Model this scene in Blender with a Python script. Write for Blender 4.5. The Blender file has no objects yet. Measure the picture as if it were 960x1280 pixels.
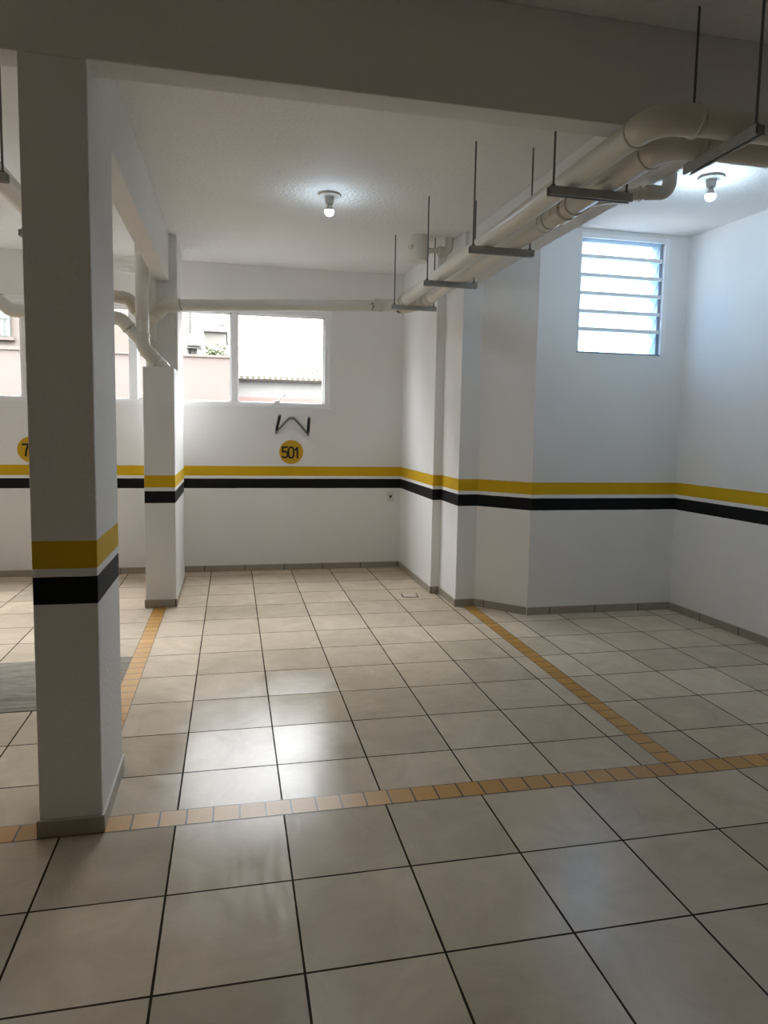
import bpy, math, random
from mathutils import Vector, Matrix
random.seed(4)
scene = bpy.context.scene
COL = scene.collection
PI = math.pi

# ------------------------------------------------------------------ dimensions (metres)
CEIL = 3.44
TILE = 0.45
YB = 8.08            # back wall face
YF = 2.90            # front beam / pillar face
CAMH = 1.6716

# ------------------------------------------------------------------ mesh builder
class MB:
    def __init__(self):
        self.v = []; self.f = []; self.uv = {}
    def add(self, vs, fs):
        n = len(self.v); self.v += [tuple(p) for p in vs]
        self.f += [tuple(i + n for i in f) for f in fs]
        return self
    def box(self, x0, x1, y0, y1, z0, z1):
        vs = [(x, y, z) for z in (z0, z1) for y in (y0, y1) for x in (x0, x1)]
        return self.add(vs, [(0, 2, 3, 1), (4, 5, 7, 6), (0, 1, 5, 4), (2, 6, 7, 3), (0, 4, 6, 2), (1, 3, 7, 5)])
    def prism(self, pts, z0, z1):
        n = len(pts)
        a = sum(pts[i][0] * pts[(i + 1) % n][1] - pts[(i + 1) % n][0] * pts[i][1] for i in range(n))
        if a < 0: pts = pts[::-1]
        vs = [(x, y, z0) for x, y in pts] + [(x, y, z1) for x, y in pts]
        fs = [tuple(range(n))[::-1], tuple(range(n, 2 * n))]
        fs += [(i, (i + 1) % n, n + (i + 1) % n, n + i) for i in range(n)]
        return self.add(vs, fs)
    def extrude_poly(self, pts3, vec):
        """closed loop of 3d points extruded along vec"""
        n = len(pts3); vec = Vector(vec)
        vs = [Vector(p) for p in pts3] + [Vector(p) + vec for p in pts3]
        fs = [tuple(range(n)), tuple(range(n, 2 * n))[::-1]]
        fs += [(i, n + i, n + (i + 1) % n, (i + 1) % n) for i in range(n)]
        return self.add(vs, fs)
    def tube(self, pts, r, seg=24, caps=True):
        """sweep a circle along a polyline; r is a number or a list of radii"""
        P = [Vector(p) for p in pts]; n = len(P)
        R = r if isinstance(r, (list, tuple)) else [r] * n
        T = []
        for i in range(n):
            if i == 0: t = P[1] - P[0]
            elif i == n - 1: t = P[-1] - P[-2]
            else:
                a = (P[i] - P[i - 1]); b = (P[i + 1] - P[i])
                a = a.normalized() if a.length > 1e-9 else b.normalized()
                b = b.normalized() if b.length > 1e-9 else a
                t = a + b
            T.append(t.normalized())
        up = Vector((0, 0, 1)) if abs(T[0].z) < .9 else Vector((0, 1, 0))
        u = T[0].cross(up).normalized()
        base = len(self.v)
        for i in range(n):
            u = (u - T[i] * u.dot(T[i])).normalized()
            w = T[i].cross(u)
            for k in range(seg):
                a = 2 * PI * k / seg
                self.v.append(tuple(P[i] + (u * math.cos(a) + w * math.sin(a)) * R[i]))
        for i in range(n - 1):
            for k in range(seg):
                k2 = (k + 1) % seg
                self.f.append((base + i * seg + k, base + i * seg + k2, base + (i + 1) * seg + k2, base + (i + 1) * seg + k))
        if caps:
            self.f.append(tuple(base + k for k in range(seg))[::-1])
            self.f.append(tuple(base + (n - 1) * seg + k for k in range(seg)))
        return self
    def lathe(self, prof, c=(0, 0, 0), seg=40, close=True):
        """profile of (r, z) spun about the vertical axis through c"""
        pts = [(c[0], c[1], c[2] + z) for r, z in prof]
        base = len(self.v)
        for r, z in prof:
            for k in range(seg):
                a = 2 * PI * k / seg
                self.v.append((c[0] + max(r, 1e-4) * math.cos(a), c[1] + max(r, 1e-4) * math.sin(a), c[2] + z))
        for i in range(len(prof) - 1):
            for k in range(seg):
                k2 = (k + 1) % seg
                self.f.append((base + i * seg + k, base + i * seg + k2, base + (i + 1) * seg + k2, base + (i + 1) * seg + k))
        if close:
            self.f.append(tuple(base + k for k in range(seg))[::-1])
            self.f.append(tuple(base + (len(prof) - 1) * seg + k for k in range(seg)))
        return self
    def build(self, name, mat, parent=None, smooth=None, bevel=0, origin=None):
        o0 = Vector(origin) if origin is not None else (parent.location.copy() if parent is not None and parent.parent is None else Vector((0, 0, 0)))
        if parent is not None and parent.parent is not None:
            o0 = parent.parent.location.copy()
        me = bpy.data.meshes.new(name)
        me.from_pydata([tuple(Vector(p) - o0) for p in self.v], [], self.f)
        me.materials.append(mat)
        import bmesh
        b = bmesh.new(); b.from_mesh(me); bmesh.ops.recalc_face_normals(b, faces=b.faces); b.to_mesh(me); b.free()
        if smooth:
            for p in me.polygons: p.use_smooth = True
            me.set_sharp_from_angle(angle=math.radians(smooth))
        ob = bpy.data.objects.new(name, me); COL.objects.link(ob)
        if parent is not None: ob.parent = parent
        elif origin is not None: ob.location = o0
        if bevel:
            m = ob.modifiers.new('bevel', 'BEVEL'); m.width = bevel; m.segments = 2; m.limit_method = 'ANGLE'
        return ob

def fillet(pts, rad, n=10):
    """round the inner corners of a polyline"""
    P = [Vector(p) for p in pts]; out = [P[0]]
    for i in range(1, len(P) - 1):
        a = (P[i - 1] - P[i]); b = (P[i + 1] - P[i]); la, lb = a.length, b.length
        a.normalize(); b.normalize()
        ang = a.angle(b); d = min(rad / math.tan(ang / 2), la * .98, lb * .98); rr = d * math.tan(ang / 2)
        c = P[i] + (a + b).normalized() * (rr / math.sin(ang / 2))
        s = P[i] + a * d - c; e = P[i] + b * d - c
        for k in range(n + 1):
            t = k / n; om = s.angle(e)
            out.append(c + (s * math.sin((1 - t) * om) + e * math.sin(t * om)) / math.sin(om))
    out.append(P[-1]); return out

def tag(o, label=None, cat=None, group=None, kind=None):
    if label: o['label'] = label
    if cat: o['category'] = cat
    if group: o['group'] = group
    if kind: o['kind'] = kind
    return o
def thing(name, label, cat, loc=(0, 0, 0), group=None, rz=0):
    o = bpy.data.objects.new(name, None); COL.objects.link(o)
    o.location = loc; o.rotation_euler.z = rz; o.empty_display_size = .1
    return tag(o, label, cat, group)
def struct(o, label, cat): return tag(o, label, cat, kind='structure')
def dup(root, loc, label, rz=0):
    r = root.copy(); COL.objects.link(r); r.location = loc; r.rotation_euler.z = rz; r['label'] = label
    for ch in list(root.children):
        c = ch.copy(); COL.objects.link(c); c.parent = r
        for g in list(ch.children):
            d = g.copy(); COL.objects.link(d); d.parent = c
    return r

# ------------------------------------------------------------------ materials
class N:
    def __init__(self, name):
        self.m = bpy.data.materials.new(name); self.m.use_nodes = True
        self.t = self.m.node_tree; self.n = self.t.nodes; self.b = self.n['Principled BSDF']
    def new(self, typ, **kw):
        x = self.n.new(typ)
        for k, v in kw.items(): setattr(x, k, v)
        return x
    def link(self, a, b): self.t.links.new(a, b)
    def val(self, s, v):
        if hasattr(v, 'is_linked') or hasattr(v, 'links'): self.link(v, s)
        else: s.default_value = v
    def math(self, op, a, b=0.0, c=None):
        x = self.new('ShaderNodeMath', operation=op)
        self.val(x.inputs[0], a); self.val(x.inputs[1], b)
        if c is not None: self.val(x.inputs[2], c)
        return x.outputs[0]
    def mix(self, f, a, b, blend='MIX'):
        x = self.new('ShaderNodeMix', data_type='RGBA', blend_type=blend)
        self.val(x.inputs[0], f); self.val(x.inputs[6], a); self.val(x.inputs[7], b)
        return x.outputs[2]
    def noise(self, scale, detail=3, vec=None, rough=.5, dist=0):
        x = self.new('ShaderNodeTexNoise'); x.inputs['Scale'].default_value = scale
        x.inputs['Detail'].default_value = detail; x.inputs['Roughness'].default_value = rough
        x.inputs['Distortion'].default_value = dist
        if vec is not None: self.link(vec, x.inputs['Vector'])
        return x.outputs['Fac']
    def pos(self): return self.new('ShaderNodeNewGeometry').outputs['Position']
    def ramp(self, f, a, b, c0=(0, 0, 0, 1), c1=(1, 1, 1, 1)):
        x = self.new('ShaderNodeMapRange'); self.val(x.inputs[0], f)
        x.inputs[1].default_value = a; x.inputs[2].default_value = b
        return x.outputs[0]
    def bump(self, h, strength, dist=.002):
        x = self.new('ShaderNodeBump'); x.inputs['Strength'].default_value = strength; x.inputs['Distance'].default_value = dist
        self.link(h, x.inputs['Height']); self.link(x.outputs[0], self.b.inputs['Normal']); return x

def rgb(h, s=1.0):
    c = [int(h[i:i + 2], 16) / 255 for i in (0, 2, 4)]
    return tuple([(x / 12.92 if x <= .04045 else ((x + .055) / 1.055) ** 2.4) * s for x in c] + [1])

def simple(name, col, rough=.5, metal=0, noise_amt=.06, nscale=14, bump=0, bscale=120, spec=.5):
    k = N(name); p = k.pos()
    f = k.noise(nscale, 4, p)
    dark = tuple([c * (1 - noise_amt) for c in col[:3]] + [1]); lite = tuple([min(1, c * (1 + noise_amt)) for c in col[:3]] + [1])
    k.link(k.mix(f, dark, lite), k.b.inputs['Base Color'])
    k.b.inputs['Roughness'].default_value = rough; k.b.inputs['Metallic'].default_value = metal
    k.b.inputs['Specular IOR Level'].default_value = spec
    if bump: k.bump(k.noise(bscale, 3, p), bump)
    return k.m

def plaster(name, col, stripes=True, bump=.35, scale=70, dist=.004):
    k = N(name); p = k.pos()
    sep = k.new('ShaderNodeSeparateXYZ'); k.link(p, sep.inputs[0]); z = sep.outputs[2]
    mott = k.noise(2.2, 4, p)
    base = k.mix(mott, tuple([c * .95 for c in col[:3]] + [1]), tuple([min(1, c * 1.03) for c in col[:3]] + [1]))
    fine = k.noise(scale, 4, p, .65)
    if stripes:
        wob = k.math('MULTIPLY', k.math('SUBTRACT', k.noise(9, 2, p), .5), .004)
        zz = k.math('ADD', z, wob)
        def band(a, b):
            return k.math('MULTIPLY', k.math('GREATER_THAN', zz, a), k.math('LESS_THAN', zz, b))
        yv = k.mix(k.noise(5, 3, p), rgb('c8a010'), rgb('d6ae18'))
        base = k.mix(band(1.099, 1.209), base, yv)
        base = k.mix(band(.957, 1.066), base, (.006, .006, .007, 1))
    k.link(base, k.b.inputs['Base Color'])
    k.b.inputs['Roughness'].default_value = .75; k.b.inputs['Specular IOR Level'].default_value = .25
    k.bump(fine, bump, dist)
    return k.m

M = {}
M['wall'] = plaster('painted_plaster', rgb('eeedec'))
M['ceil'] = plaster('ceiling_plaster', rgb('ebe9e7'), False, 1.0, 34, .012)
M['beam'] = plaster('beam_plaster', rgb('e1dfdc'), False, .7, 40, .008)
M['pillar'] = plaster('pillar_plaster', rgb('e4e3e1'), True, .7, 40, .008)
M['pvc'] = simple('white_pvc', rgb('d9d4ca'), .33, 0, .05, 6)
M['pvc_joint'] = simple('pvc_joint', rgb('d2ccc0'), .36, 0, .06, 9)
M['pvc_grime'] = simple('pvc_grimy_joint', rgb('8d8272'), .5, 0, .15, 40)
M['steel'] = simple('galvanised_steel', rgb('a6a8a5'), .5, .3, .18, 25)
M['rod'] = simple('threaded_steel', rgb('6c6a66'), .5, .5, .1, 200)
M['window'] = simple('white_aluminium', rgb('f4f5f6'), .35, 0, .02, 8)
M['rail'] = simple('louver_rail_aluminium', rgb('f2f5f8'), .4, 0, .02, 8)
M['louver'] = simple('louver_shade_aluminium', rgb('8d97a6'), .35, 0, .03, 8)  # white aluminium darkened to blue-grey: the jamb's shade is in the colour
M['lampwhite'] = simple('lamp_porcelain', rgb('dcdcda'), .35, 0, .03, 20)
M['yellow_sign'] = simple('sign_yellow', rgb('c89e12'), .55, 0, .05, 20)
M['black_paint'] = simple('black_paint', (.006, .006, .007, 1), .5, 0, .1, 30)
M['rubber'] = simple('black_rubber', (.008, .008, .008, 1), .6, 0, .1, 60)
M['greypaint'] = simple('grey_painted_steel', rgb('77797a'), .4, .2, .08, 30)
M['outlet'] = simple('outlet_plastic', rgb('d4d6cf'), .4, 0, .03, 20)
M['drain'] = simple('drain_tile', rgb('c2b7a6'), .4, 0, .06, 9)
M['slot'] = simple('dark_slot', (.02, .02, .02, 1), .7)

def glass(name, tint=(1, 1, 1, 1), refl=.06):
    k = N(name); k.n.remove(k.b)
    tr = k.new('ShaderNodeBsdfTransparent'); tr.inputs[0].default_value = tint
    gl = k.new('ShaderNodeBsdfGlossy'); gl.inputs['Roughness'].default_value = .02
    lw = k.new('ShaderNodeLayerWeight'); lw.inputs[0].default_value = .25
    sm = k.noise(3, 2, k.pos())
    f = k.math('MULTIPLY', lw.outputs['Fresnel'], k.math('ADD', k.math('MULTIPLY', sm, .2), .5))
    mx = k.new('ShaderNodeMixShader'); k.link(f, mx.inputs[0]); k.link(tr.outputs[0], mx.inputs[1]); k.link(gl.outputs[0], mx.inputs[2])
    k.link(mx.outputs[0], k.n['Material Output'].inputs[0]); return k.m
M['glass'] = glass('clear_glass')

def frosted():
    k = N('frosted_louver_glass'); k.n.remove(k.b)
    tr = k.new('ShaderNodeBsdfTransparent'); tr.inputs[0].default_value = (.47, .58, .67, 1)
    tl = k.new('ShaderNodeBsdfTranslucent'); tl.inputs[0].default_value = (.47, .58, .67, 1)
    mx = k.new('ShaderNodeMixShader'); f = k.noise(30, 2, k.pos())
    k.link(k.math('ADD', k.math('MULTIPLY', f, .1), .35), mx.inputs[0])
    k.link(tr.outputs[0], mx.inputs[1]); k.link(tl.outputs[0], mx.inputs[2])
    k.link(mx.outputs[0], k.n['Material Output'].inputs[0]); return k.m
M['frosted'] = frosted()

def bulb_mat(name, strength):
    k = N(name); k.b.inputs['Base Color'].default_value = (.9, .9, .9, 1)
    k.b.inputs['Emission Color'].default_value = (.62, .83, 1, 1)
    k.b.inputs['Emission Strength'].default_value = strength
    return k.m
M['bulb'] = bulb_mat('led_bulb_glow', 170.0)
M['bulb_bright'] = bulb_mat('bright_led_bulb_glow', 490.0)

def tile_floor():
    k = N('ceramic_floor_tiles')
    uvn = k.new('ShaderNodeUVMap'); uvn.uv_map = 'UVMap'
    sep = k.new('ShaderNodeSeparateXYZ'); k.link(uvn.outputs[0], sep.inputs[0])
    def edge(c):
        f = k.math('FRACT', c); return k.math('MINIMUM', f, k.math('SUBTRACT', 1.0, f))
    d = k.math('MINIMUM', edge(sep.outputs[0]), edge(sep.outputs[1]))
    p = k.pos()
    # joint half width about 3.5 mm, wavering a little
    jw = k.math('ADD', k.math('MULTIPLY', k.noise(6, 2, p), .007), .0055)
    grout = k.math('LESS_THAN', d, jw)
    fl = k.new('ShaderNodeCombineXYZ'); k.link(k.math('FLOOR', sep.outputs[0]), fl.inputs[0]); k.link(k.math('FLOOR', sep.outputs[1]), fl.inputs[1])
    wn = k.new('ShaderNodeTexWhiteNoise', noise_dimensions='3D'); k.link(fl.outputs[0], wn.inputs['Vector'])
    rot = k.new('ShaderNodeVectorMath', operation='MULTIPLY_ADD')
    k.link(wn.outputs['Color'], rot.inputs[0]); rot.inputs[1].default_value = (7, 7, 7); k.link(p, rot.inputs[2])
    cl = k.ramp(k.noise(3.0, 6, rot.outputs[0], .66, .8), .25, .75)
    # brushed streaks inside each tile
    mp = k.new('ShaderNodeMapping'); mp.inputs['Scale'].default_value = (30, 2.2, 1); mp.inputs['Rotation'].default_value = (0, 0, .25); k.link(rot.outputs[0], mp.inputs[0])
    st = k.noise(1.0, 4, mp.outputs[0], .6, .3)
    col = k.mix(cl, rgb('bdae99'), rgb('ddceb9'))
    col = k.mix(k.math('MULTIPLY', st, .22), col, rgb('cbbead'))
    tint = k.math('ADD', k.math('MULTIPLY', wn.outputs['Value'], .20), .86)
    cm = k.new('ShaderNodeCombineColor'); [k.link(tint, cm.inputs[i]) for i in range(3)]
    col = k.mix(1.0, col, cm.outputs[0], 'MULTIPLY')
    col = k.mix(grout, col, rgb('3a3127'))
    k.link(col, k.b.inputs['Base Color'])
    # soft-sheen glaze: a diffuse body under a Fresnel-weighted satin reflection
    # mop smears: long soft arcs in the sheen
    mp2 = k.new('ShaderNodeMapping'); mp2.inputs['Scale'].default_value = (34, 3.5, 1); mp2.inputs['Rotation'].default_value = (0, 0, -.35); k.link(p, mp2.inputs[0])
    sm = k.noise(1.0, 5, mp2.outputs[0], .62, .9)
    r = k.math('ADD', k.math('MULTIPLY', sm, .13), k.math('ADD', k.math('MULTIPLY', cl, .08), .13))
    # each tile lies at its own slight tilt
    geo = k.new('ShaderNodeNewGeometry')
    t1 = k.new('ShaderNodeVectorMath', operation='SUBTRACT'); k.link(wn.outputs['Color'], t1.inputs[0]); t1.inputs[1].default_value = (.5, .5, .5)
    t2 = k.new('ShaderNodeVectorMath', operation='MULTIPLY_ADD'); k.link(t1.outputs[0], t2.inputs[0]); t2.inputs[1].default_value = (.035, .035, 0); k.link(geo.outputs['Normal'], t2.inputs[2])
    t3 = k.new('ShaderNodeVectorMath', operation='NORMALIZE'); k.link(t2.outputs[0], t3.inputs[0])
    h = k.math('ADD', k.math('MULTIPLY', grout, -1.0), k.math('MULTIPLY', k.noise(2.2, 2, rot.outputs[0]), .8))
    bp = k.bump(h, .25, .003); k.link(t3.outputs[0], bp.inputs['Normal'])
    k.n.remove(k.b)
    df = k.new('ShaderNodeBsdfDiffuse'); k.link(col, df.inputs['Color']); k.link(bp.outputs[0], df.inputs['Normal'])
    gl = k.new('ShaderNodeBsdfGlossy', distribution='BECKMANN'); k.link(r, gl.inputs['Roughness']); k.link(bp.outputs[0], gl.inputs['Normal'])
    fr = k.new('ShaderNodeFresnel'); fr.inputs['IOR'].default_value = 1.36
    fac = k.math('ADD', k.math('MULTIPLY', fr.outputs[0], .15), .031)
    fac = k.math('MULTIPLY', fac, k.math('ADD', k.math('MULTIPLY', sm, 1.0), .5))
    fac = k.math('MULTIPLY', fac, k.math('SUBTRACT', 1.0, k.math('MULTIPLY', grout, .9)))
    mx = k.new('ShaderNodeMixShader'); k.link(fac, mx.inputs[0]); k.link(df.outputs[0], mx.inputs[1]); k.link(gl.outputs[0], mx.inputs[2])
    k.link(mx.outputs[0], k.n['Material Output'].inputs[0])
    return k.m
M['floor'] = tile_floor()

def line_tiles():
    """small yellow tiles of a parking line; U runs along the line, one unit a tile"""
    k = N('yellow_line_tiles')
    uvn = k.new('ShaderNodeUVMap'); uvn.uv_map = 'UVMap'
    sep = k.new('ShaderNodeSeparateXYZ'); k.link(uvn.outputs[0], sep.inputs[0])
    f = k.math('FRACT', sep.outputs[0]); d = k.math('MINIMUM', f, k.math('SUBTRACT', 1.0, f))
    v = sep.outputs[1]; dv = k.math('MINIMUM', v, k.math('SUBTRACT', 1.0, v))
    grout = k.math('MAXIMUM', k.math('LESS_THAN', d, .034), k.math('LESS_THAN', dv, .035))
    wn = k.new('ShaderNodeTexWhiteNoise', noise_dimensions='1D'); k.link(k.math('FLOOR', sep.outputs[0]), wn.inputs['W'])
    p = k.pos()
    col = k.mix(wn.outputs['Value'], rgb('b8873a'), rgb('cc9846'))
    col = k.mix(k.math('MULTIPLY', k.noise(30, 4, p), .5), col, rgb('ab7d36'))
    col = k.mix(grout, col, rgb('3f3528'))
    k.link(col, k.b.inputs['Base Color']); k.b.inputs['Roughness'].default_value = .38
    return k.m
M['line'] = line_tiles()

def skirting():
    k = N('skirting_tile')
    uvn = k.new('ShaderNodeUVMap'); uvn.uv_map = 'UVMap'
    sep = k.new('ShaderNodeSeparateXYZ'); k.link(uvn.outputs[0], sep.inputs[0])
    f = k.math('FRACT', sep.outputs[0]); d = k.math('MINIMUM', f, k.math('SUBTRACT', 1.0, f))
    p = k.pos()
    col = k.mix(k.noise(8, 4, p), rgb('958c7e'), rgb('aba294'))
    col = k.mix(k.math('LESS_THAN', d, .009), col, rgb('3c352c'))
    col = k.mix(k.math('GREATER_THAN', sep.outputs[1], .93), col, rgb('c9c4ba'))
    k.link(col, k.b.inputs['Base Color']); k.b.inputs['Roughness'].default_value = .4
    return k.m
M['skirt'] = skirting()

def wood_panel():
    k = N('grey_wood_grain')
    mp = k.new('ShaderNodeMapping'); mp.inputs['Scale'].default_value = (2.2, 22, 1); k.link(k.pos(), mp.inputs[0])
    a = k.ramp(k.noise(1.0, 6, mp.outputs[0], .6, 1.2), .3, .7); b = k.noise(4.0, 4, mp.outputs[0], .6, .5)
    col = k.mix(a, rgb('68625a'), rgb('9a9185')); col = k.mix(k.ramp(b, .56, .68), col, rgb('544d45'))
    k.link(col, k.b.inputs['Base Color']); k.b.inputs['Roughness'].default_value = .7; k.b.inputs['Specular IOR Level'].default_value = .08
    return k.m
M['wood'] = wood_panel()

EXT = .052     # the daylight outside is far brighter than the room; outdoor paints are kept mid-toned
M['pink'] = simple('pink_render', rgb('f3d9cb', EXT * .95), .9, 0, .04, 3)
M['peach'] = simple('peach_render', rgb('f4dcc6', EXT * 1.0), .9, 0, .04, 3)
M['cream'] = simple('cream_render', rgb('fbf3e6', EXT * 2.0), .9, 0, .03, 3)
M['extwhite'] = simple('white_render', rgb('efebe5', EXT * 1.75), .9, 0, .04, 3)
M['tileroof'] = simple('pale_roof_tiles', rgb('f4e8c8', EXT * 1.0), .9, 0, .1, 10)  # pale yellowish tile colour
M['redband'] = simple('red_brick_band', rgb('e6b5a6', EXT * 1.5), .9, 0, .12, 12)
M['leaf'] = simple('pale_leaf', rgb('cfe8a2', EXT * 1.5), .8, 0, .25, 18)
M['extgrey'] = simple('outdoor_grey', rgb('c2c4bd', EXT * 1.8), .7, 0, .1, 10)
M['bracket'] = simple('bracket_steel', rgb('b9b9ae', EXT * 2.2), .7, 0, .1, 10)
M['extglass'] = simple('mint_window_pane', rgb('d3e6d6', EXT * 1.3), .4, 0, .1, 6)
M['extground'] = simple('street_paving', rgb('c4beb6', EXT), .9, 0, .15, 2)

# ------------------------------------------------------------------ room shell
def set_uv(ob, fn):
    me = ob.data; uv = me.uv_layers.new(name='UVMap')
    for lp in me.loops:
        uv.data[lp.index].uv = fn(me.vertices[lp.vertex_index].co)

# floor: one slab of two zones whose tile courses do not meet
X0, YROW_F, YROW_B = -0.236, 2.442, 3.3436
fb = MB()
front = [(-6.1, -8.1), (5.2, -8.1), (4.45, YF - .012), (-6.1, YF - .012)]
back = [(-6.1, YF - .012), (4.45, YF - .012), (4.22, 5.88), (2.7, 5.88), (2.7, 8.2), (-6.1, 8.2)]
fb.add([(x, y, 0) for x, y in front], [(0, 1, 2, 3)])
fb.add([(x, y, 0) for x, y in back], [(0, 1, 2, 3, 4, 5)])
n0 = len(fb.v)
floor = fb.build('floor', M['floor'])
uv = floor.data.uv_layers.new(name='UVMap')
for poly in floor.data.polygons:
    yo = YROW_F if poly.center.y < YF - .02 else YROW_B
    for li in poly.loop_indices:
        c = floor.data.vertices[floor.data.loops[li].vertex_index].co
        uv.data[li].uv = ((c.x - X0) / TILE + 40, (c.y - yo) / TILE + 40)
struct(floor, 'glossy beige ceramic tile floor with dark joints', 'floor')

ceil_pts = [(-6.15, -8.15), (5.29, -8.15), (4.24, 5.93), (2.76, 5.93), (2.76, 8.23), (-6.15, 8.23)]
struct(MB().prism(ceil_pts, CEIL, CEIL + .18).build('ceiling', M['ceil']), 'off-white stippled plaster ceiling over the parking bays', 'ceiling')

WX0, WX1, WZ0, WZ1 = -5.40, 1.10, 1.888, 2.965       # long window
def wall_xz(name, x0, x1, y0, y1, hole, mat):
    hx0, hx1, hz0, hz1 = hole
    m = MB().box(x0, hx0, y0, y1, 0, CEIL).box(hx1, x1, y0, y1, 0, CEIL).box(hx0, hx1, y0, y1, 0, hz0).box(hx0, hx1, y0, y1, hz1, CEIL)
    return m.build(name, mat)
struct(wall_xz('wall_back', -6.0, 1.966, YB, YB + .15, (WX0, WX1, WZ0, WZ1), M['wall']), 'white back wall with yellow and black stripes under a long window', 'wall')
LX0, LX1, LZ0, LZ1 = 2.99, 3.815, 2.37, 3.39         # louver window
YA = 5.78
struct(wall_xz('wall_alcove', 2.61, 4.22, YA, YA + .17, (LX0, LX1, LZ0, LZ1), M['wall']), 'bluish white wall under the louvered window with stripes', 'wall')
jog = [(1.966, 8.23), (1.966, 6.71), (2.055, 6.71), (2.055, 6.17), (2.245, 6.17), (2.61, 5.79), (2.61, 5.93), (2.75, 5.93), (2.75, 8.23)]
struct(MB().prism(jog, 0, CEIL).build('wall_corner', M['wall']), 'stepped white wall with projecting pier between the two parking bays', 'wall')
rw0, rw1 = Vector((4.06, YA)), Vector((5.12, -8.0))
struct(MB().prism([(4.06, YA + .01), (5.12, -8.0), (5.28, -8.0), (4.22, YA + .01)], 0, CEIL).build('wall_right', M['wall']), 'white right-hand wall with yellow and black stripes', 'wall')
struct(MB().box(-6.15, -6.0, -8.0, 8.23, 0, CEIL).build('wall_left', M['wall']), 'white left-hand garage wall', 'wall')
struct(MB().box(-6.15, 5.29, -8.15, -8.0, 0, CEIL).build('wall_front', M['wall']), 'white garage wall behind the viewer', 'wall')

def skirt(name, pts, parent=None, t=.009, h=.074, phase=0.0, label=None, closed=False):
    """tile skirting along a floor polyline, room side to the left of travel"""
    P = [Vector((a, b)) for a, b in pts]; n = len(P)
    offs = []
    for i in range(n):
        if closed: d1 = (P[i] - P[i - 1]).normalized(); d2 = (P[(i + 1) % n] - P[i]).normalized()
        else:
            d1 = (P[i] - P[i - 1]).normalized() if i else (P[1] - P[0]).normalized()
            d2 = (P[i + 1] - P[i]).normalized() if i < n - 1 else d1
        n1 = Vector((-d1.y, d1.x)); n2 = Vector((-d2.y, d2.x)); b = (n1 + n2).normalized()
        offs.append(P[i] + b * (t / max(.3, b.dot(n1))))
    V = []; F = []; UV = []
    L = phase
    rng = range(n if closed else n - 1)
    for i in rng:
        j = (i + 1) % n; a, b, c, d = P[i], P[j], offs[j], offs[i]; ln = (b - a).length
        k = len(V)
        V += [(a.x, a.y, 0), (b.x, b.y, 0), (c.x, c.y, 0), (d.x, d.y, 0), (a.x, a.y, h), (b.x, b.y, h), (c.x, c.y, h), (d.x, d.y, h)]
        F += [(k + 3, k + 2, k + 6, k + 7), (k + 7, k + 6, k + 5, k + 4), (k, k + 3, k + 7, k + 4), (k + 2, k + 1, k + 5, k + 6)]
        u0, u1 = L / TILE, (L + ln) / TILE
        UV += [(u0, 0), (u1, 0), (u1, 1), (u0, 1), (u0, 1), (u1, 1), (u1, 1), (u0, 1), (u0 + .02, 0), (u0 + .02, 0), (u0 + .02, 1), (u0 + .02, 1), (u1, 0), (u1, 0), (u1, 1), (u1, 1)]
        L += ln
    o0 = parent.location if parent else Vector((0, 0, 0))
    me = bpy.data.meshes.new(name); me.from_pydata([tuple(Vector(v) - o0) for v in V], [], F); me.materials.append(M['skirt'])
    u = me.uv_layers.new(name='UVMap')
    for i, q in enumerate(UV): u.data[i].uv = q
    ob = bpy.data.objects.new(name, me); COL.objects.link(ob)
    if parent: ob.parent = parent
    else: struct(ob, label, 'skirting')
    return ob
skirt('baseboard_back', [(1.966, YB), (-6.0, YB)], phase=-.028, label='beige tile skirting along the back wall')
skirt('baseboard_corner', [(2.61, YA + .01), (2.245, 6.17), (2.055, 6.17), (2.055, 6.71), (1.966, 6.71), (1.966, YB)], phase=.02, label='beige tile skirting stepping around the pier between bays')
skirt('baseboard_alcove', [(4.06, YA), (2.61, YA)], phase=.12, label='beige tile skirting below the louvered window wall')
skirt('baseboard_right', [(5.12, -8.0), (4.06, YA)], phase=.1, label='beige tile skirting along the right-hand wall')

# ------------------------------------------------------------------ pillars and beams
def pillar(label, x0, x1, y0, y1, ph, shapes):
    t = thing('pillar', label, 'pillar', ((x0 + x1) / 2, (y0 + y1) / 2, 0), 'square parking pillars')
    for nm, bxs in shapes:
        m = MB()
        for bx in bxs: m.box(*bx)
        m.build(nm, M['pillar'], t, bevel=.006)
    skirt('skirting', [(x0, y0), (x0, y1), (x1, y1), (x1, y0)], t, phase=ph, closed=True)
    return t
pillar('large square white pillar with yellow and black bands, closest to the viewer', -.762, -.523, YF, 3.43, .06,
       [('shaft', [(-.762, -.523, YF, 3.43, 0, 3.01), (-.762, -.523, 3.04, 3.43, 3.01, CEIL)])])
pillar('square white pillar boxed in below the white pipes, near the back window', -.772, -.505, 6.55, 7.71, .1,
       [('shaft', [(-.772, -.505, 7.02, 7.71, 0, CEIL)]), ('pipe_casing', [(-.772, -.505, 6.55, 7.02, 0, 2.172)])])

def beam(label, pts, z0):
    o = MB().prism(pts, z0, CEIL).build('ceiling_beam', M['beam'], origin=(pts[0][0], pts[0][1], z0), bevel=.006)
    tag(o, label, 'beam')
beam('deep dark white beam crossing the top of the picture above the near pillar', [(-5.99, YF), (4.28, YF), (4.26, 3.04), (-5.99, 3.04)], 3.01)
beam('beam running from the near pillar back to the boxed-in pillar', [(-.712, 3.045), (-.580, 3.045), (-.580, 7.015), (-.712, 7.015)], 3.01)
beam('beam above the twin pipes running back to the stepped wall', [(2.15, 3.045), (2.235, 3.045), (2.225, 6.165), (2.083, 6.165)], 3.01)

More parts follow.
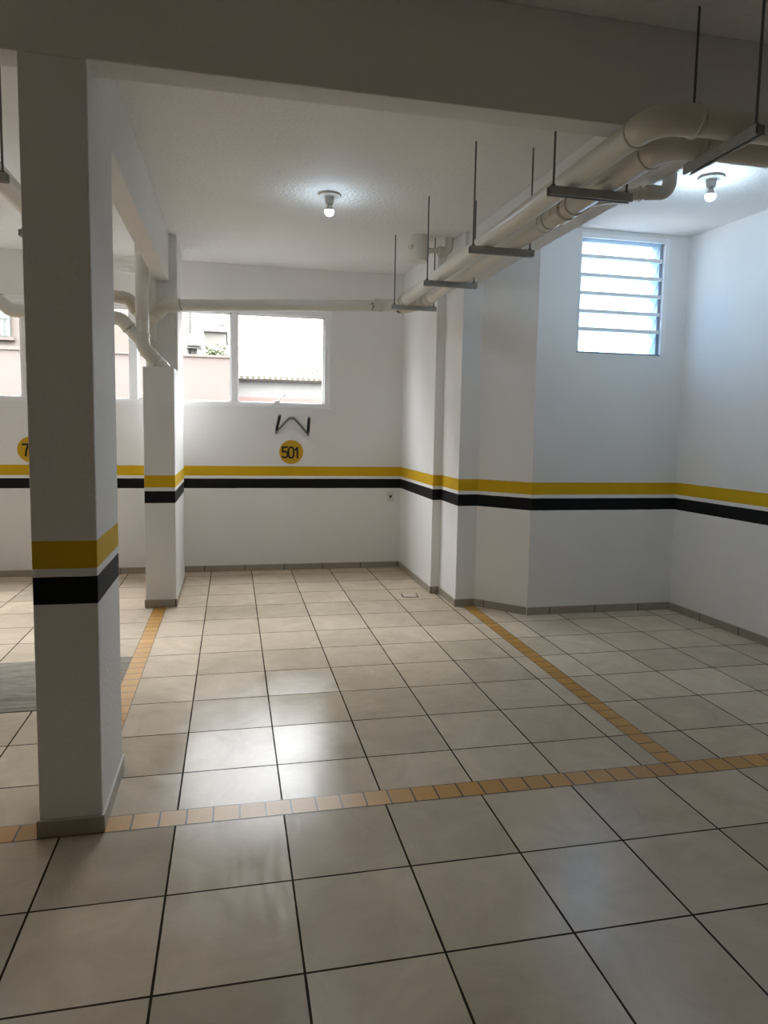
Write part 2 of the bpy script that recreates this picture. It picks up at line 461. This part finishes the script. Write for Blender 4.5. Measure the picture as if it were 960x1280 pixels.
# ------------------------------------------------------------------ parking lines
def pline(x0, x1, y0, y1, along, phase, label):
    o = MB().add([(x0, y0, .0012), (x1, y0, .0012), (x1, y1, .0012), (x0, y1, .0012)], [(0, 1, 2, 3)])
    o.add([(x0, y0, 0), (x1, y0, 0), (x1, y1, 0), (x0, y1, 0)], [(0, 1, 5, 4)] if 0 else [(0, 3, 2, 1)])
    ob = o.build('parking_line', M['line'])
    P = .111
    if along == 'x': set_uv(ob, lambda c: ((c.x - phase) / P + 80, (c.y - y0) / (y1 - y0)))
    else: set_uv(ob, lambda c: ((c.y - phase) / P + 80, (c.x - x0) / (x1 - x0)))
    tag(ob, label, 'parking line', 'yellow tiled parking lines')
pline(-6.0, 4.33, 2.886, 3.009, 'x', .139, 'yellow tile line running across the floor past the near pillar')
pline(-.703, -.592, 3.009, 6.54, 'y', 3.009, 'yellow tile line leading back to the boxed-in pillar')
pline(2.128, 2.240, 3.009, 6.16, 'y', 3.009, 'yellow tile line between bays leading to the stepped wall')

# grey wood-look panel left of the near pillar
o = MB().box(-2.036, -.706, 4.246, 5.142, 0, .004).build('floor_panel', M['wood'], origin=(-1.37, 4.7, 0))
tag(o, 'grey wood-grain panel set in the floor left of the near pillar', 'floor panel')

# floor drain
t = thing('floor_drain', 'small square tiled floor drain near the pier at the back', 'drain', (1.735, 6.655, 0))
rz = -.12
def rot2(x, y): return (1.735 + x * math.cos(rz) - y * math.sin(rz), 6.655 + x * math.sin(rz) + y * math.cos(rz))
m = MB(); m.prism([rot2(*q) for q in ((-.08, -.08), (.08, -.08), (.08, .08), (-.08, .08))], 0, .002)
m.build('frame', M['slot'], t)
m = MB(); m.prism([rot2(*q) for q in ((-.069, -.069), (.069, -.069), (.069, .069), (-.069, .069))], 0, .0035)
m.build('cover', M['drain'], t)
m = MB(); m.prism([rot2(*q) for q in ((.02, -.125), (.075, -.125), (.07, -.1), (.025, -.1))], 0, .001)

# ------------------------------------------------------------------ windows
w = thing('window_1', 'long white aluminium window band high in the back wall', 'window', (WX0, YB, WZ0)); w['kind'] = 'structure'
y0, y1 = YB + .012, YB + .085
fr = MB()
fr.box(WX0, WX1, y0, y1, WZ0, WZ0 + .046).box(WX0, WX1, y0, y1, WZ1 - .05, WZ1)
fr.box(WX0, WX0 + .05, y0, y1, WZ0 + .046, WZ1 - .05).box(WX1 - .06, WX1, y0, y1, WZ0 + .046, WZ1 - .05)
fr.build('frame', M['window'], w, bevel=.003)
tr = MB(); e = .014
tr.box(WX0 - e, WX1 + e, YB - .006, YB + .012, WZ0 - e, WZ0 + .008).box(WX0 - e, WX1 + e, YB - .006, YB + .012, WZ1 - .008, WZ1 + e)
tr.box(WX0 - e, WX0 + .008, YB - .006, YB + .012, WZ0 + .008, WZ1 - .008).box(WX1 - .008, WX1 + e, YB - .006, YB + .012, WZ0 + .008, WZ1 - .008)
tr.build('trim', M['window'], w)
mull = [-4.27, -3.20, -2.13, -1.042, .028]
for mx in mull: MB().box(mx - .037, mx + .037, YB + .004, y1, WZ0 + .046, WZ1 - .05).build('mullion', M['window'], w, bevel=.003)
edges = [WX0 + .05] + [v for mx in mull for v in (mx - .037, mx + .037)] + [WX1 - .06]
for i in range(6):
    a, b = edges[2 * i], edges[2 * i + 1]; z0, z1 = WZ0 + .046, WZ1 - .05
    s = .018
    sash = MB().box(a, b, y0 + .03, y1 - .01, z0, z0 + s * .6).box(a, b, y0 + .03, y1 - .01, z1 - s, z1).box(a, a + s * .5, y0 + .03, y1 - .01, z0, z1).box(b - s, b, y0 + .03, y1 - .01, z0, z1)
    so = sash.build('sash', M['window'], w)
    MB().box(a + .002, b - .002, y0 + .045, y0 + .049, z0 + .002, z1 - .002).build('pane', M['glass'], so)
    cx = (a + b) / 2 - .03 if i == 5 else a + .06
    hd = MB().tube(fillet([(cx - .035, y0 + .03, z0 + .012), (cx + .01, y0 - .0, z0 + .03), (cx + .075, y0 + .02, z0 + .10)], .03, 6), .008, 10)
    hd.box(cx - .05, cx + .01, y0 + .0, y0 + .035, z0 - .002, z0 + .02)
    hd.build('handle', M['window'], so, smooth=40)

w = thing('window_2', 'white louvered window with six frosted glass slats above the right bay', 'window', (LX0, YA, LZ0)); w['kind'] = 'structure'
f = MB(); ya, yb_ = YA - .004, YA + .16
f2 = MB().box(LX0, LX1, ya - .002, YA + .02, LZ1 - .022, LZ1)
f2.build('head_rail', M['rail'], w)
f.box(LX0, LX1, YA + .02, yb_, LZ1 - .02, LZ1).box(LX0, LX1, ya, yb_, LZ0, LZ0 + .012)
f2 = MB().box(LX0, LX0 + .012, ya, yb_, LZ0 + .012, LZ1 - .02); f2.build('side_rail', M['rail'], w)
f.box(LX1 - .03, LX1, ya + .03, yb_, LZ0 + .012, LZ1 - .02)
f.build('frame', M['louver'], w)
f = MB(); f.box(LX1, LX1 + .042, YA - .008, YA, LZ0 - .005, LZ1 + .02).box(LX0 - .004, LX1 + .042, YA - .006, YA, LZ1, LZ1 + .02)
f.build('trim', M['window'], w)
zs = [3.375, 3.214, 3.053, 2.897, 2.740, 2.584]
for i, z in enumerate(zs):
    zb = (zs[i + 1] if i < 5 else LZ0 + .02) + .004
    a, b = LX0 + .012, LX1 - .03
    q0, q1 = (YA + .012, z - .004), (YA + .145, zb - .004)
    sl = MB().extrude_poly([(a, q0[0], q0[1]), (a, q0[0] + .005, q0[1] + .002), (a, q1[0] + .005, q1[1] + .002), (a, q1[0], q1[1])], (b - a, 0, 0))
    so = sl.build('slat', M['frosted'], w)
    if i: MB().box(a, b + .012, YA + .0, YA + .024, z - .017, z + .013).build('slat_rail', M['rail'], so)

# ------------------------------------------------------------------ pipes
R1 = .0535
def pipe(label, name='drain_pipe', loc=(0, 0, 0)):
    return thing(name, label, 'pipe', loc, 'white plastic pipes under the ceiling')
def section(t, pts, r=R1, name='pipe_section'):
    return MB().tube(pts, r, 28).build(name, M['pvc'], t, smooth=40)
def ring(t, c, axis, r=R1, wd=.03, ext=.007, name='coupling', mat='pvc_joint'):
    c = Vector(c); a = Vector(axis).normalized()
    pts = [c - a * wd / 2, c - a * wd / 2, c - a * (wd / 2 - .004), c + a * (wd / 2 - .004), c + a * wd / 2, c + a * wd / 2]
    P = [c - a * wd / 2, c - a * (wd / 2 - .005), c + a * (wd / 2 - .005), c + a * wd / 2]
    return MB().tube(P, [r + .001, r + ext, r + ext, r + .001], 28).build(name, M[mat], t, smooth=40)
def elbow(t, p0, corner, p1, r=R1, rad=.10, ext=.005):
    P = fillet([p0, corner, p1], rad, 12)
    MB().tube(P, r + ext, 28).build('elbow', M['pvc_joint'], t, smooth=40)
    ring(t, p0, Vector(corner) - Vector(p0), r, .022, ext + .005, 'elbow_rim', 'pvc_joint')
    ring(t, p1, Vector(p1) - Vector(corner), r, .022, ext + .005, 'elbow_rim', 'pvc_joint')
    for p, q in ((p0, corner), (p1, corner)):
        d = (Vector(p) - Vector(q)).normalized()
        ring(t, Vector(p) + d * .014, d, r, .004, .0025, 'joint_seal', 'pvc_grime')

ZP = 2.866
# the left one of the twin pipes: across the front, elbow, back, wye into the cross pipe
XA, XB, YA1, YB1 = 1.585, 1.768, 2.485, 2.69
t = pipe('left of the twin white pipes, turning right in front of the beam', loc=(XA, 4.3, ZP))
section(t, [(4.30, YA1, ZP + .01), (XA + .15, YA1, ZP)])
elbow(t, (XA + .155, YA1, ZP), (XA, YA1, ZP), (XA, YA1 + .155, ZP), rad=.115)
section(t, [(XA, YA1 + .15, ZP), (XA, 6.56, ZP)])
elbow(t, (XA, 6.53, ZP), (XA, 6.80, ZP), (XA - .19, 6.82, ZP), rad=.16)
ring(t, (XA, 6.44, ZP), (0, 1, 0), wd=.05)
# the right one
t = pipe('right of the twin white pipes, with a joint between its hangers', loc=(XB, 4.4, ZP))
section(t, [(4.285, YB1, ZP + .01), (XB + .14, YB1, ZP)])
elbow(t, (XB + .135, YB1, ZP), (XB, YB1, ZP), (XB, YB1 + .135, ZP), rad=.10)
section(t, [(XB, YB1 + .13, ZP), (XB, 6.42, ZP)])
ring(t, (XB, 3.53, ZP), (0, 1, 0), wd=.05, ext=.008)
ring(t, (XB, 3.64, ZP), (0, 1, 0), wd=.09, ext=.008)
ring(t, (XB, 3.69, ZP), (0, 1, 0), wd=.006, ext=.009, name='joint_seal', mat='pvc_grime')
ring(t, (XB, 3.585, ZP), (0, 1, 0), wd=.006, ext=.009, name='joint_seal', mat='pvc_grime')
ring(t, (XB, 3.80, ZP), (0, 1, 0), wd=.012, ext=.001, name='print_mark', mat='pvc_grime')
ring(t, (XB, 3.87, ZP), (0, 1, 0), wd=.008, ext=.001, name='print_mark', mat='pvc_grime')
ring(t, (XB, 6.26, ZP), (0, 1, 0), wd=.05, ext=.008)
ring(t, (XB, 6.295, ZP), (0, 1, 0), wd=.006, ext=.0095, name='joint_seal', mat='pvc_grime')
elbow(t, (XB, 6.40, ZP), (XB, 6.58, ZP - .01), (XA + .03, 6.72, ZP - .03), rad=.12)
MB().tube([(XB - .035, 6.55, ZP - .03), (XB + .085, 6.50, ZP - .03)], .04, 22).build('cleanout_cap', M['pvc_joint'], t, smooth=40)
# cross pipe over the back window
t = pipe('horizontal white pipe crossing in front of the back window', loc=(.4, 6.83, 2.8))
zl, zr = 2.765, 2.862
section(t, [(XA - .18, 6.82, zr), (-.47, 6.84, zl)])
ring(t, (1.40, 6.82, 2.860), (1, 0, -.05), wd=.10, ext=.007)
ring(t, (1.335, 6.82, 2.855), (1, 0, -.05), wd=.006, ext=.0085, name='joint_seal', mat='pvc_grime')
elbow(t, (-.475, 6.84, zl), (-.60, 6.86, zl - .008), (-.685, 6.90, zl - .085), rad=.10)
section(t, [(-.675, 6.895, zl - .075), (-.735, 6.925, zl - .14)])
# back stack, front stack
t = pipe('slim vertical white pipe tucked behind the thicker stack', loc=(-.737, 6.93, 2.17))
section(t, [(-.737, 6.93, CEIL), (-.737, 6.93, 2.172)], .05)
ring(t, (-.737, 6.93, 2.40), (0, 0, 1), .05, .06)
t = pipe('thick vertical white pipe bending into the boxed-in pillar', loc=(-.787, 6.72, 2.2))
rs = .058
section(t, [(-.787, 6.72, CEIL), (-.787, 6.72, 2.40)], rs)
ring(t, (-.787, 6.72, 2.60), (0, 0, 1), rs, .012, .003)
ring(t, (-.787, 6.72, 2.455), (0, 0, 1), rs, .05, .007)
P = fillet([(-.787, 6.72, 2.44), (-.787, 6.72, 2.36), (-.60, 6.76, 2.16)], .14, 12)
MB().tube(P, rs + .006, 28).build('elbow', M['pvc_joint'], t, smooth=40)
d = (P[-1] - P[-3]).normalized()
ring(t, P[-1] - d * .10, d, rs + .006, .014, .006)
ring(t, P[-1] - d * .045, d, rs + .006, .014, .006)
# left branch into the thick stack
t = pipe('white branch pipe sloping into the thick stack from the left', loc=(-1.5, 6.72, 2.6))
section(t, [(-2.52, 6.72, CEIL), (-2.52, 6.72, 3.24), (-2.42, 6.72, 3.15)], R1)
section(t, [(-2.45, 6.72, 3.18), (-1.93, 6.72, 2.68)], R1)
elbow(t, (-1.96, 6.72, 2.71), (-1.875, 6.72, 2.628), (-1.75, 6.72, 2.624), rad=.09)
section(t, [(-1.77, 6.72, 2.624), (-1.02, 6.72, 2.604)])
elbow(t, (-1.05, 6.72, 2.605), (-.97, 6.72, 2.602), (-.905, 6.72, 2.525), rad=.11)
section(t, [(-.915, 6.72, 2.535), (-.80, 6.72, 2.41)])
# pipe from the left hangers turning into the slim stack
t = pipe('white pipe on the left hangers, curving down behind the near pillar', loc=(-1.09, 5, ZP))
section(t, [(-1.09, -7.98, ZP), (-1.09, 6.78, 2.83)])
elbow(t, (-1.09, 6.76, 2.83), (-1.09, 6.90, 2.825), (-.98, 6.92, 2.818), rad=.09)
elbow(t, (-.985, 6.92, 2.818), (-.925, 6.92, 2.812), (-.865, 6.925, 2.715), rad=.09)
section(t, [(-.872, 6.925, 2.725), (-.75, 6.93, 2.56)], R1)
# small branch to the right ceiling
t = pipe('thin white pipe rising by an elbow beside the right-hand beam', loc=(2.29, 3.47, 2.95))
rr = .031
section(t, [(XB, 3.47, ZP), (2.19, 3.47, 2.948)], rr)
P = fillet([(2.18, 3.47, 2.946), (2.295, 3.47, 2.955), (2.295, 3.47, 3.07)], .06, 10)
MB().tube(P, rr + .006, 24).build('elbow', M['pvc_joint'], t, smooth=40)
ring(t, (2.185, 3.47, 2.947), (1, 0, .08), rr, .06, .008); ring(t, (2.295, 3.47, 3.075), (0, 0, 1), rr, .035, .011)
ring(t, (2.12, 3.47, 2.936), (1, 0, .18), rr, .012, .008)
section(t, [(2.295, 3.47, 3.06), (2.295, 3.47, CEIL)], rr)
# siphon box under the ceiling at the pier
t = thing('drain_trap', 'white drain trap hanging from the ceiling in front of the pier', 'drain trap', (1.70, 6.42, 3.21))
b = MB().lathe([(.075, 0), (.082, .006), (.083, .05), (.086, .055), (.086, .15), (.083, .155), (.083, .23)], (1.70, 6.42, 3.208), 32)
b.build('body', M['pvc'], t, smooth=35)
MB().tube([(1.64, 6.40, 3.33), (1.595, 6.385, 3.33)], .022, 18).build('side_inlet', M['pvc_joint'], t, smooth=40)
MB().tube([(1.72, 6.42, 3.318), (1.90, 6.42, 3.318)], .024, 20).build('outlet_pipe', M['pvc'], t, smooth=40)
P = fillet([(1.885, 6.42, 3.318), (1.985, 6.42, 3.318), (1.985, 6.42, CEIL)], .06, 8)
MB().tube(P, .042, 24).build('elbow', M['pvc_joint'], t, smooth=40)
ring(t, (1.89, 6.42, 3.318), (1, 0, 0), .042, .03, .006)

# ------------------------------------------------------------------ hangers
def hanger():
    """bar along local X; origin at the bar's underside centre"""
    t = thing('pipe_hanger', 'x', 'pipe hanger', (0, 0, 0), 'galvanised hangers under the pipes')
    hw, d, hgt, th = .213, .019, .038, .0025
    b = MB()
    for s in (-1, 1): b.box(-hw, hw, s * d - th / 2, s * d + th / 2, 0, hgt)
    b.box(-hw, hw, -d, d, hgt - th, hgt)
    for s in (-1, 1): b.box(-hw, hw, s * (d - .005) - .005, s * (d - .005) + .005, -.0012, .0012)
    b.build('channel_bar', M['steel'], t)
    for s in (-1, 1):
        r = MB().tube([(s * .19, 0, .018), (s * .19, 0, CEIL - 2.774)], .0055, 10).build('threaded_rod', M['rod'], t, smooth=50)
        n = MB().tube([(s * .19, 0, hgt + .001), (s * .19, 0, hgt + .011)], .011, 6); n.build('nut', M['rod'], r)
    return t
h0 = hanger(); CX = 1.665; ZH = 2.774
h0.location = (CX, 6.45, ZH); h0['label'] = 'grey steel hanger under the twin pipes nearest the back wall'
dup(h0, (CX, 5.33, ZH), 'grey steel hanger under the twin pipes, second from the back wall')
dup(h0, (CX, 4.27, ZH), 'dark steel hanger under the twin pipes, third from the back wall')
dup(h0, (CX, 3.15, ZH), 'dark steel hanger under the twin pipes just behind the big front beam')
dup(h0, (1.905, 2.545, ZH), 'steel hanger pointing at the viewer under the pipes in front of the beam', PI / 2)
dup(h0, (-1.225, 3.66, ZH), 'steel hanger at the upper left edge of the picture behind the front beam')
dup(h0, (-1.03, 4.68, ZH), 'steel hanger mostly hidden behind the near pillar')

# ------------------------------------------------------------------ ceiling lamps
def lamp():
    t = thing('ceiling_light', 'x', 'ceiling light', (0, 0, 0), 'bare bulb ceiling lights')
    MB().lathe([(.085, 0), (.088, -.006), (.084, -.016), (.05, -.02), (.02, -.021)], (0, 0, 0), 40).build('ceiling_plate', M['lampwhite'], t, smooth=35)
    MB().lathe([(.034, -.018), (.034, -.05), (.030, -.066), (.027, -.075), (.016, -.078)], (0, 0, 0), 32).build('lamp_holder', M['lampwhite'], t, smooth=35)
    MB().lathe([(.0165, -.076), (.0185, -.088), (.026, -.102), (.0312, -.113), (.0336, -.122)], (0, 0, 0), 28).build('bulb_neck', M['lampwhite'], t, smooth=60)
    R = .034; zc = -.128
    prof = [(R * math.cos(a), zc + R * math.sin(a)) for a in [math.radians(x) for x in range(11, -89, -9)]] + [(.001, zc - R)]
    MB().lathe(prof, (0, 0, 0), 32).build('bulb', M['bulb'], t, smooth=60)
    return t
l0 = lamp(); l0.location = (.731, 5.49, CEIL); l0['label'] = 'lit bare bulb on the ceiling above the middle bay'
l1 = dup(l0, (3.239, 4.41, CEIL), 'lit bare bulb on the ceiling near the louvered window')
for c in l1.children:
    if c.name.split('.')[0] == 'bulb':
        c.data = c.data.copy(); c.data.materials[0] = M['bulb_bright']

dup(l0, (-1.95, 5.45, CEIL), 'added unseen bulb brightening the bay left of the pillars')  # out-of-view lamp, added to brighten the left bay

# ------------------------------------------------------------------ wall fittings
def ribbon(mb, pts, wdt, cx, cz, y, th=.0015):
    """flat painted stroke in the wall plane"""
    P = [Vector((a, b)) for a, b in pts]; n = len(P); L = []; Rr = []
    for i in range(n):
        if i == 0: d = P[1] - P[0]
        elif i == n - 1: d = P[-1] - P[-2]
        else: d = (P[i] - P[i - 1]).normalized() + (P[i + 1] - P[i]).normalized()
        d.normalize(); nn = Vector((-d.y, d.x)); s = 1.0
        if 0 < i < n - 1:
            d1 = (P[i] - P[i - 1]).normalized(); s = 1 / max(.5, abs(nn.dot(Vector((-d1.y, d1.x)))))
        L.append(P[i] + nn * wdt / 2 * s); Rr.append(P[i] - nn * wdt / 2 * s)
    for i in range(n - 1):
        q = [L[i], L[i + 1], Rr[i + 1], Rr[i]]
        mb.extrude_poly([(cx + p.x, y, cz + p.y) for p in q], (0, -th, 0))
def arc(cx, cy, rx, ry, a0, a1, n=10):
    return [(cx + rx * math.cos(math.radians(a0 + (a1 - a0) * i / n)), cy + ry * math.sin(math.radians(a0 + (a1 - a0) * i / n))) for i in range(n + 1)]
GL = {   # stencil numerals, 1 unit tall, centred
 '5': [[(.24, .44), (-.19, .44), (-.21, .05)], [(-.21, .05)] + arc(-.02, -.14, .25, .22, 130, 0, 8) + arc(-.02, -.20, .25, .24, 0, -150, 8)],
 '0': [arc(0, .16, .22, .30, 0, 180, 10) + arc(0, -.18, .22, .28, 180, 360, 10) + [(.22, .16)]],
 '1': [[(.06, -.52), (.06, .44), (.06, .50)], [(.06, .44), (-.16, .20)]],
 '7': [[(-.26, .44), (.24, .44), (.06, .02), (.0, -.50)]],
}
def sign(x, z, txt, label):
    t = thing('parking_space_sign', label, 'sign', (x, YB, z), 'round painted bay number signs')
    pts = [(x + .137 * math.cos(2 * PI * k / 48), YB, z + .137 * math.sin(2 * PI * k / 48)) for k in range(48)]
    MB().extrude_poly(pts, (0, -.003, 0)).build('disc', M['yellow_sign'], t)
    for dx, ch, hgt in txt:
        mb = MB()
        for st in GL[ch]: ribbon(mb, [(a * hgt, b * hgt) for a, b in st], .021, x + dx, z - .005, YB - .003)
        mb.build('numeral', M['black_paint'], t)
sign(.663, 1.374, [(-.072, '5', .135), (-.002, '0', .135), (.062, '1', .128)], 'round yellow sign reading 501 on the back wall')
sign(-2.093, 1.372, [(-.055, '7', .135)], 'round yellow number sign half hidden behind the near pillar')

t = thing('bicycle_hook', 'black and grey W-shaped bicycle hook on the back wall above the 501 sign', 'bicycle hook', (.67, YB, 1.6))
z0 = 1.600
P = fillet([(.489, YB - .013, z0), (.665, YB - .013, 1.795), (.852, YB - .013, 1.582)], .06, 10)
MB().tube(P, .0125, 14).build('wall_bar', M['greypaint'], t, smooth=50)
for a, b in (((.489, YB - .014, z0), (.515, 7.83, 1.788)), ((.852, YB - .014, 1.582), (.838, 7.83, 1.768))):
    A, B = Vector(a), Vector(b)
    MB().tube(fillet([A - Vector((0, 0, .012)), A + (B - A) * .2, B], .05, 5), .0125, 14).build('hook_arm', M['greypaint'], t, smooth=50)
    MB().tube([A + (B - A) * .15, B], .0165, 14).build('rubber_sleeve', M['rubber'], t, smooth=50)

t = thing('wall_outlet', 'small pale outlet plate low on the back wall beside the corner', 'outlet', (1.842, YB, .858))
MB().box(1.80, 1.885, YB - .008, YB, .795, .92).build('plate', M['outlet'], t, bevel=.004)
MB().box(1.83, 1.857, YB - .0095, YB - .007, .842, .872).build('socket', M['slot'], t)

# ------------------------------------------------------------------ outdoors
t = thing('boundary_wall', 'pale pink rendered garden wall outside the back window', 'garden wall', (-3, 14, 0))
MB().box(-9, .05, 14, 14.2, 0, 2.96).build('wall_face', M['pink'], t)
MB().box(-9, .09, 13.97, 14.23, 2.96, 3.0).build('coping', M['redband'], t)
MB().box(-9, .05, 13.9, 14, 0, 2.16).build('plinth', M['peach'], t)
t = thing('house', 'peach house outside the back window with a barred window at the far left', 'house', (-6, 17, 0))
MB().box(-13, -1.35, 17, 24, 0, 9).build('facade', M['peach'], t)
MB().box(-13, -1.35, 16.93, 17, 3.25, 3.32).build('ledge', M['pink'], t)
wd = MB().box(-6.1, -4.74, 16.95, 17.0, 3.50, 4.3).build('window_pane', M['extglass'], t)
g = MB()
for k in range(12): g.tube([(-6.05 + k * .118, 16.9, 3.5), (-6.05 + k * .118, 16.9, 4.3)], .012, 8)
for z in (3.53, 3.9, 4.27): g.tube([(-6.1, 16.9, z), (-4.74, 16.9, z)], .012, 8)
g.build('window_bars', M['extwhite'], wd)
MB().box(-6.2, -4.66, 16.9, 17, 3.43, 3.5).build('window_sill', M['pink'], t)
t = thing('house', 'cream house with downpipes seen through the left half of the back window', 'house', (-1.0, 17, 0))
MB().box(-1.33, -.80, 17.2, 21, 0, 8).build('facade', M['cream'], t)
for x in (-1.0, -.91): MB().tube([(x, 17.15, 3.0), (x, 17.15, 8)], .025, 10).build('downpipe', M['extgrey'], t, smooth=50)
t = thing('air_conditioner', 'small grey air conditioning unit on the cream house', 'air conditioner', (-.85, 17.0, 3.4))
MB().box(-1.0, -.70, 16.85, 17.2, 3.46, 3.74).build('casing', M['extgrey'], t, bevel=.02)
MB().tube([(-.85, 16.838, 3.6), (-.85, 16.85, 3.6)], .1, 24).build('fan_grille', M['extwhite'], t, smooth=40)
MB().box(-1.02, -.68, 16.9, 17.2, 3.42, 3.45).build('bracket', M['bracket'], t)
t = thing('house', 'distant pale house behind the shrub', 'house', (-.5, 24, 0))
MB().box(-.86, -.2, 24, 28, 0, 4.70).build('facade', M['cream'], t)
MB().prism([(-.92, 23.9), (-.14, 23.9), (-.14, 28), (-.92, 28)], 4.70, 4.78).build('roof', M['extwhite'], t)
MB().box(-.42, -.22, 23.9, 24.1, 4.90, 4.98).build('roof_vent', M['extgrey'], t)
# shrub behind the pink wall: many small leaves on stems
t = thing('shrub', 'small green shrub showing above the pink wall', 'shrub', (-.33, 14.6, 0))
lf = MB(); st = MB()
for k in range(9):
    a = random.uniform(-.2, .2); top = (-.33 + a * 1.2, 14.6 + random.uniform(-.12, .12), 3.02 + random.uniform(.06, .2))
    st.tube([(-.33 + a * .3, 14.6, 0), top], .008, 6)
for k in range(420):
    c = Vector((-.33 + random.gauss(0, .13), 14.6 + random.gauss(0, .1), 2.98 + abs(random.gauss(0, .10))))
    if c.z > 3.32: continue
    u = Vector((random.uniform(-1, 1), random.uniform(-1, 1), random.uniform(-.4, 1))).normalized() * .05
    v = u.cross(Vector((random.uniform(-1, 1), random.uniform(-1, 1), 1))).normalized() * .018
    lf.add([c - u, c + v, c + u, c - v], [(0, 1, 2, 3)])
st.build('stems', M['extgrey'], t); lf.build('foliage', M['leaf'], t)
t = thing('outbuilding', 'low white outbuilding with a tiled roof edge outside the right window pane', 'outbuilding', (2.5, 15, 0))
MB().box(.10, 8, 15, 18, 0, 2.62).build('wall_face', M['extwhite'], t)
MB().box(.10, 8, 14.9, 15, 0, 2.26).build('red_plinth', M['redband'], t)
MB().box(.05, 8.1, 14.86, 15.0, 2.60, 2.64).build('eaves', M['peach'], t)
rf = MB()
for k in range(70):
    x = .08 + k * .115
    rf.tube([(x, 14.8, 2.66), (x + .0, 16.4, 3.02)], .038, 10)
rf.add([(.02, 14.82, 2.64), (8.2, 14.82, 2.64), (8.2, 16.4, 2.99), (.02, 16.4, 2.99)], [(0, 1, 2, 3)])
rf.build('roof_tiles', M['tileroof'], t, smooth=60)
t = thing('antenna', 'thin antenna mast standing on the tiled roof outside', 'antenna', (1.0, 16.2, 2.8))
MB().tube([(.915, 16.42, 2.95), (.915, 16.42, 3.27)], .012, 8).build('mast', M['extgrey'], t)
MB().tube([(.86, 16.42, 3.21), (.97, 16.42, 3.21)], .008, 8).build('crossbar', M['extgrey'], t)
for i, (z, lb) in enumerate(((3.98, 'lowest'), (4.05, 'middle'), (4.14, 'uppermost'))):
    P = [(-8 + 16 * k / 24, 16.7, z - .042 * (-8 + 16 * k / 24) + .004 * (-8 + 16 * k / 24 - 1) ** 2) for k in range(25)]
    o = MB().tube(P, .008, 6).build('overhead_cable', M['extgrey'], origin=(0, 16.7, z))
    tag(o, 'thin overhead cable outside the back window, %s of the three' % lb, 'cable', 'overhead cables')
g = MB().add([(-40, 8.24, -.02), (40, 8.24, -.02), (40, 60, -.02), (-40, 60, -.02)], [(0, 1, 2, 3)]).build('ground', M['extground'])
struct(g, 'pale street ground outside the garage', 'ground')

# ------------------------------------------------------------------ light
SKY_LOW, SKY_HIGH = 7.5, 68.0
wd = bpy.data.worlds.new('daylight'); scene.world = wd; wd.use_nodes = True
bg = wd.node_tree.nodes['Background']; bg.inputs[0].default_value = (.935, .97, 1.0, 1)
# hazy overcast sky: dim towards the horizon, brightest overhead
wn = wd.node_tree.nodes; wl = wd.node_tree.links
tc = wn.new('ShaderNodeTexCoord'); sp = wn.new('ShaderNodeSeparateXYZ'); mr = wn.new('ShaderNodeMapRange')
wl.new(tc.outputs['Generated'], sp.inputs[0]); wl.new(sp.outputs[2], mr.inputs[0])
mr.inputs[1].default_value = 0.0; mr.inputs[2].default_value = 1.0
mr.inputs[3].default_value = SKY_LOW; mr.inputs[4].default_value = SKY_HIGH
wl.new(mr.outputs[0], bg.inputs[1])
def portal(name, c, sx, sz):
    l = bpy.data.lights.new(name, 'AREA'); l.shape = 'RECTANGLE'; l.size = sx; l.size_y = sz
    l.cycles.is_portal = True
    o = bpy.data.objects.new(name, l); COL.objects.link(o); o.location = c; o.rotation_euler = (-PI / 2, 0, 0)
portal('window_portal', ((WX0 + WX1) / 2, YB + .2, (WZ0 + WZ1) / 2), WX1 - WX0, WZ1 - WZ0)
portal('louver_portal', ((LX0 + LX1) / 2, YA + .2, (LZ0 + LZ1) / 2), LX1 - LX0, LZ1 - LZ0)

# ------------------------------------------------------------------ camera (solved from the tile grid)
cam = bpy.data.cameras.new('camera'); co = bpy.data.objects.new('camera', cam); COL.objects.link(co); scene.camera = co
F, CXP, CYP = 871.28, 482.68, 617.25
cam.sensor_fit = 'AUTO'; cam.sensor_width = 36.0; cam.lens = F * 36.0 / 1280
cam.shift_x = (480 - CXP) / 1280; cam.shift_y = (CYP - 640) / 1280
p, y, r = .0944, -.2181, .0183
def mv(A, B): return A @ B
Rz = Matrix(((math.cos(y), math.sin(y), 0), (-math.sin(y), math.cos(y), 0), (0, 0, 1)))
Fv = Vector((0, math.cos(p), -math.sin(p))); Uv = Vector((0, math.sin(p), math.cos(p))); Xv = Vector((1, 0, 0))
X2 = math.cos(r) * Xv + math.sin(r) * Uv; U2 = -math.sin(r) * Xv + math.cos(r) * Uv
Mr = Matrix((X2, U2, Fv)) @ Rz
Rc = Matrix((Mr[0], Mr[1], -Mr[2])).transposed()
co.matrix_world = Matrix.Translation((0, 0, CAMH)) @ Rc.to_4x4()
cam.clip_start = .05

scene.view_settings.view_transform = 'Standard'
scene.view_settings.look = 'None'
scene.view_settings.exposure = 0.0
scene.cycles.max_bounces = 12; scene.cycles.diffuse_bounces = 8; scene.cycles.transparent_max_bounces = 12
scene.cycles.sample_clamp_indirect = 6.0
scene.cycles.use_denoising = True
